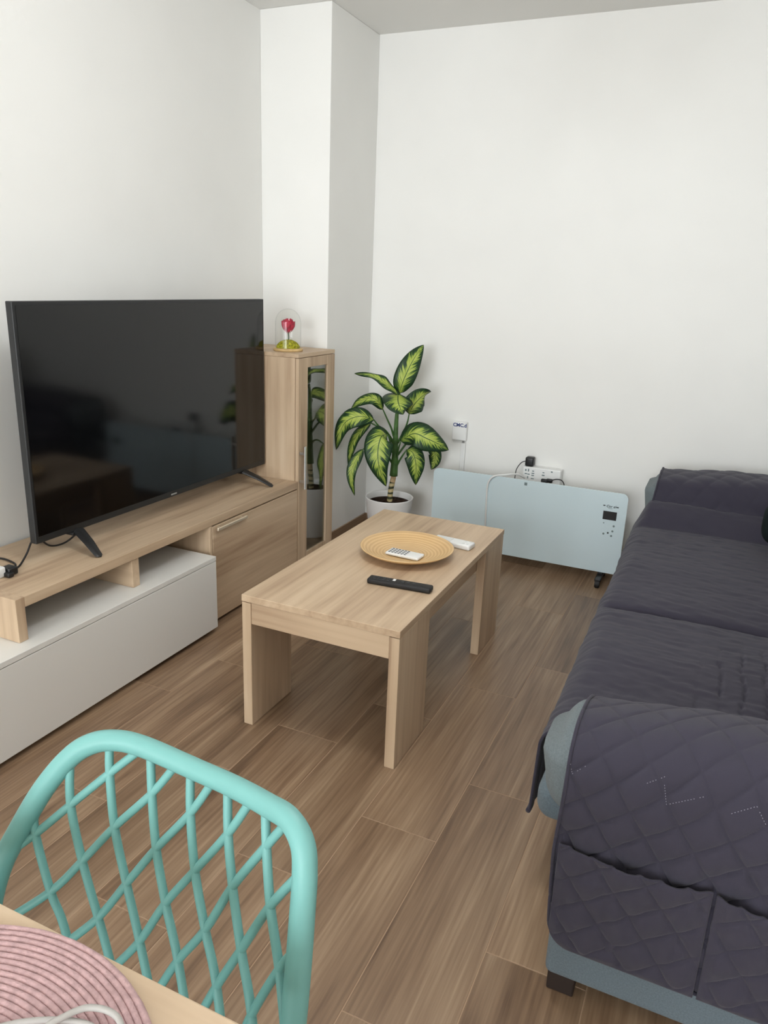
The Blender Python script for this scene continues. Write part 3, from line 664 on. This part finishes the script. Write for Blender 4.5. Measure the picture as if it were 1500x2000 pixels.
pocket(2.037, 2.302, 0.402, 0.168, 0.008, 1.7); pocket(2.308, 2.60, 0.400, 0.168, 0.014, 5.2)
# light stitch dashes along the quilting lines of the arm panel
bm = bmesh.new()
def dashes(p, q, n):
    for i in range(n):
        a = Vector(p).lerp(Vector(q), i/n); b = Vector(p).lerp(Vector(q), (i+0.32)/n)
        join(bm, tube([a, b], 0.0005, 5)) if random.random() < 0.8 else None
for p, q, n in (((2.039, 0.571), (2.044, 0.552), 4), ((2.044, 0.552), (2.068, 0.578), 6), ((2.165, 0.572), (2.198, 0.600), 8), ((2.205, 0.545), (2.196, 0.585), 8), ((2.210, 0.548), (2.262, 0.582), 12), ((2.300, 0.560), (2.338, 0.590), 9), ((2.338, 0.590), (2.366, 0.545), 10)):
    dashes((p[0], -2.6135, p[1]), (q[0], -2.6135, q[1]), n)
st_ = obj('stitching', bm, M['stitch'], a1); st_['kind'] = 'stuff'

# seat
def xfront(y): return 1.922 + 0.006*sst(-1.55, -2.25, y) - 0.010*sst(-1.1, -0.6, y)
prof_u = None
def seatf(u, v):
    y = -2.292 + (-0.452+2.292)*v
    xf = xfront(y) + 0.006*nz(y*6, 2.0)
    flapb = 0.20 + 0.02*math.sin(y*3)
    flat = 2.66 - xf - 0.055; arc = 0.055*math.pi/2; drop = 0.425-0.055-flapb; tot = flat+arc+drop
    s = u*tot
    ztop = 0.432
    if s < flat: x, z, n = 2.66-s, ztop, Vector((0, 0, 1))
    elif s < flat+arc:
        a = (s-flat)/0.055; x, z, n = xf+0.055-0.055*math.sin(a), ztop-0.055+0.055*math.cos(a), Vector((-math.sin(a), 0, math.cos(a)))
    else: x, z, n = xf - 0.006*((s-flat-arc)/drop), ztop-0.055-(s-flat-arc), Vector((-1, 0, 0))
    top = sst(0.0, 0.06, x-xf)
    # two seat cushions with a valley between them, and a rise onto the far arm
    d = y+1.50-0.03*(x-2.1)
    z += top*(0.016*math.sin(math.pi*min(1, max(0, (y+2.30)/0.80))) if d < 0 else 0.012*math.sin(math.pi*min(1, max(0, (y+1.50)/0.95))))
    z -= (0.020*math.exp(-(d/0.014)**2) + 0.010*math.exp(-(d/0.05)**2))*top
    z += 0.075*sst(-0.60, -0.46, y)*top - 0.010*math.exp(-((y+0.585)/0.02)**2)*top
    w = 0.010*nz(x*2.6, y*4, 4.0)
    ln = abs(math.sin(math.pi*(y + 0.10*(x-2.2) + 0.040*nz(x*4, y*4, 1.0))/0.070))
    q = 0.0026*ln**0.5
    q += 0.0045*nz(x*8, y*42, 2.0)*(0.5+0.5*nz(x*3, y*3, 9.0)) + 0.0025*nz(x*30, y*60, 6.0)
    g = sst(2.18, 2.30, x)*(1-sst(-1.85, -1.55, y))
    q -= 0.010*g*max(0, 1-abs(math.sin(math.pi*(x+0.012*nz(x*9, y*9))/0.052))*5.0)
    return Vector((x, y, z+w*top)) + n*(q+0.002)
s1 = obj('seat_panel', sheet(seatf, 150, 300), M['quilt'], cov, smooth=True); solid(s1, 0.006, -1.0)
hem = [seatf(1.0, v/200) for v in range(0, 201)]
obj('binding', tube(hem, 0.006, 8), M['quiltb'], s1, smooth=True)

# far arm
at2, LEN2 = profile([(-0.520, 0.463), (-0.458, 0.500), (-0.430, 0.545), (-0.395, 0.588), (-0.33, 0.604), (-0.24, 0.606), (-0.165, 0.592), (-0.122, 0.54), (-0.108, 0.44), (-0.106, 0.30)])
def farf(u, v):
    s = v*LEN2; x = 1.980 - 0.012*(1-sst(0, 0.2, s)) + (2.80-1.972)*u
    y, z, tg = at2(s); n = Vector((0, -tg.z, tg.y)); n = -n if (n.z < 0 and s < LEN2*0.6) else n
    z += 0.028*sst(1.97, 2.35, x)*sst(0.46, 0.58, z)
    q = quilt((x*0.85+s*1.05)/0.092, (x*0.85-s*0.62)/0.092, 0.0050) + 0.003*nz(x*14, s*14, 7.0)
    return Vector((x, y, z)) + n*(q+0.001)
f1 = obj('arm_panel', sheet(farf, 110, 90), M['quilt'], cov, smooth=True); solid(f1, 0.006, -1.0)
obj('binding', tube([farf(0.0, v/80) for v in range(0, 80)], 0.0045, 8), M['quiltb'], f1, smooth=True)

# back
at3, LEN3 = profile([(2.640, 0.455), (2.607, 0.500), (2.603, 0.62), (2.605, 0.78), (2.640, 0.852), (2.70, 0.872), (2.80, 0.874), (2.88, 0.866), (2.935, 0.830), (2.955, 0.74), (2.955, 0.55)])
def backf(u, v):
    s = v*LEN3; y = -2.285 + 1.84*u; x, z, tg = at3(s); n = Vector((-tg.z, 0, tg.y))
    q = quilt((y*0.85+s*1.05)/0.070, (y*0.85-s*0.62)/0.070, 0.0055)*(1-sst(0.5, 0.7, v)) + 0.003*nz(y*12, s*12, 7.0)*(1-sst(0.5, 0.7, v))
    return Vector((x, y, z)) + n*(q+0.001)
b1 = obj('back_panel', sheet(backf, 200, 90), M['quilt'], cov, smooth=True); solid(b1, 0.005, -1.0)

# dark cushion at the far end
def cush(u, v):
    a = u*2*math.pi; p = (v-0.5)*math.pi
    sx = lambda q_: math.copysign(abs(q_)**0.6, q_)
    return Vector((2.490+0.098*sx(math.cos(a))*abs(math.cos(p))**0.6, -0.700+0.10*math.sin(p), 0.557+0.085*sx(math.sin(a))*abs(math.cos(p))**0.6))
o = obj('cushion', sheet(cush, 40, 24), M['cushion'], origin=(2.50, -0.70, 0.47), smooth=True)
tag(o, 'dark green-black cushion at the right edge on the far end of the sofa', 'cushion')

# ---------------------------------------------------------------- mint lattice chair
t = thing('dining_chair', 'mint green plastic chair with a lattice back pushed under the dining table', 'chair', (1.64, -3.42, 0))
def back(x, z): return Vector((x, -3.17 - 0.25*(0.8-z) - 0.05*((x-1.64)/0.2)**2, z))
rail = [(1.430, 0.435), (1.414, 0.50), (1.411, 0.57), (1.418, 0.626), (1.433, 0.671), (1.457, 0.729), (1.484, 0.772), (1.509, 0.793), (1.540, 0.802), (1.580, 0.801), (1.659, 0.793), (1.724, 0.795), (1.781, 0.800), (1.820, 0.805), (1.846, 0.794), (1.856, 0.767), (1.861, 0.723), (1.865, 0.681), (1.869, 0.626), (1.871, 0.56), (1.868, 0.50), (1.850, 0.435)]
rp = cr([back(x, z) for x, z in rail], 6)
nr = len(rp)
obj('back_frame', tube(rp, [0.0132 + 0.0022*abs(2*i/nr-1) for i in range(nr)], 14), M['mint'], t, smooth=True)
BARS = [[(1.450, 0.700), (1.454, 0.671), (1.480, 0.595), (1.502, 0.550), (1.54, 0.450)],
[(1.486, 0.770), (1.493, 0.712), (1.516, 0.640), (1.546, 0.569), (1.562, 0.533), (1.600, 0.450)],
[(1.534, 0.798), (1.539, 0.759), (1.554, 0.691), (1.580, 0.622), (1.609, 0.554), (1.655, 0.450)],
[(1.592, 0.796), (1.601, 0.745), (1.617, 0.678), (1.641, 0.615), (1.671, 0.553), (1.715, 0.450)],
[(1.654, 0.790), (1.662, 0.738), (1.680, 0.672), (1.708, 0.610), (1.738, 0.556), (1.780, 0.450)],
[(1.715, 0.790), (1.725, 0.738), (1.743, 0.682), (1.770, 0.621), (1.801, 0.565), (1.838, 0.470)],
[(1.779, 0.797), (1.789, 0.756), (1.808, 0.698), (1.836, 0.646), (1.857, 0.600)],
[(1.419, 0.640), (1.454, 0.671), (1.493, 0.712), (1.539, 0.759), (1.576, 0.795)],
[(1.418, 0.545), (1.480, 0.595), (1.516, 0.640), (1.554, 0.691), (1.601, 0.745), (1.632, 0.790)],
[(1.455, 0.465), (1.502, 0.522), (1.546, 0.569), (1.580, 0.622), (1.617, 0.678), (1.662, 0.738), (1.692, 0.790)],
[(1.535, 0.455), (1.573, 0.505), (1.609, 0.554), (1.641, 0.615), (1.680, 0.672), (1.725, 0.738), (1.755, 0.792)],
[(1.615, 0.450), (1.644, 0.500), (1.671, 0.553), (1.708, 0.610), (1.743, 0.682), (1.789, 0.756), (1.816, 0.798)],
[(1.690, 0.450), (1.714, 0.500), (1.738, 0.556), (1.770, 0.621), (1.808, 0.698), (1.855, 0.772)],
[(1.765, 0.450), (1.785, 0.510), (1.801, 0.565), (1.836, 0.646), (1.862, 0.690)]]
for b_ in BARS: obj('lattice_bar', tube(cr([back(x, z) for x, z in b_], 5), 0.0056, 10), M['mint'], t, smooth=True)
def seat_(u, v):
    s = (u-0.5)*2; y = -3.245 - 0.055*s*s - 0.40*v
    w = 0.212 + 0.012*math.sin(math.pi*v) - 0.03*v**4
    return Vector((1.640+s*w, y, 0.440 + 0.012*abs(s)**3 - 0.010*math.sin(math.pi*v)*(1-s*s) - 0.020*v**5))
solid(obj('seat', sheet(seat_, 28, 28), M['mint'], t, smooth=True), 0.012, -1.0)
obj('seat_rail', tube(cr([back(1.430, 0.437), back(1.50, 0.437), back(1.64, 0.437), back(1.78, 0.437), back(1.850, 0.437)], 6), 0.012, 10), M['mint'], t, smooth=True)
for (tx, ty, bx, by) in ((1.455, -3.30, 1.405, -3.235), (1.825, -3.30, 1.875, -3.235), (1.465, -3.62, 1.425, -3.675), (1.815, -3.62, 1.855, -3.675)):
    obj('leg', tube([(tx, ty, 0.430), ((tx+bx)/2, (ty+by)/2, 0.215), (bx, by, 0.0)], [0.021, 0.017, 0.013], 14), M['mint'], t, smooth=True)

# ---------------------------------------------------------------- dining table, placemat, cord
DX0, DX1, DY0, DY1 = 0.80, 1.985, -4.16, -3.397
t = thing('dining_table', 'light oak dining table in the near left corner', 'table', ((DX0+DX1)/2, (DY0+DY1)/2, 0))
obj('tabletop', B((DX0, DX1, DY0, DY1, 0.722, 0.750), bevel=0.002), M['oak_x'], t)
for lx in (DX0+0.02, DX1-0.085):
    for ly in (DY0+0.02, DY1-0.085): obj('leg', B((lx, lx+0.065, ly, ly+0.065, 0, 0.7215)), M['oak_z'], t)
obj('apron', B((DX0+0.087, DX1-0.087, DY0+0.03, DY0+0.048, 0.650, 0.7215)), M['oak_x'], t)
obj('apron', B((DX0+0.087, DX1-0.087, DY1-0.048, DY1-0.03, 0.650, 0.7215)), M['oak_x'], t)

mc = Vector((1.702, -3.612, 0.750)); RAD = 0.2085
t = thing('placemat', 'round pink braided placemat on the dining table', 'placemat', mc)
ring = 0.0061
for k in range(34):
    r = RAD - ring*k
    if r < 0.006: break
    n = max(20, int(r*520))
    obj('braid_ring', tube([(mc.x+r*math.cos(2*math.pi*i/n), mc.y+r*math.sin(2*math.pi*i/n), mc.z+0.0038) for i in range(n)], [0.0039*(1+0.05*math.sin(i*2.1)) for i in range(n)], 6, closed=True), M['pink'], t, smooth=True)
c1 = [(1.697, -3.508, 0.7615), (1.710, -3.497, 0.7615), (1.723, -3.486, 0.7615), (1.743, -3.474, 0.7615), (1.766, -3.465, 0.7615), (1.784, -3.464, 0.7615), (1.800, -3.474, 0.7615), (1.808, -3.500, 0.7615), (1.79, -3.53, 0.7615), (1.765, -3.525, 0.7625), (1.748, -3.500, 0.765), (1.749, -3.483, 0.768), (1.755, -3.472, 0.769), (1.761, -3.462, 0.769), (1.769, -3.455, 0.769), (1.784, -3.450, 0.768), (1.799, -3.452, 0.767), (1.812, -3.464, 0.765), (1.818, -3.49, 0.763), (1.81, -3.54, 0.7615), (1.77, -3.60, 0.7615)]
o = obj('charging_cable', tube(cr(c1, 8), 0.0028, 10), M['cord'], origin=(1.76, -3.49, 0.758), smooth=True)
tag(o, 'pale grey cable looped on the pink placemat', 'cable')
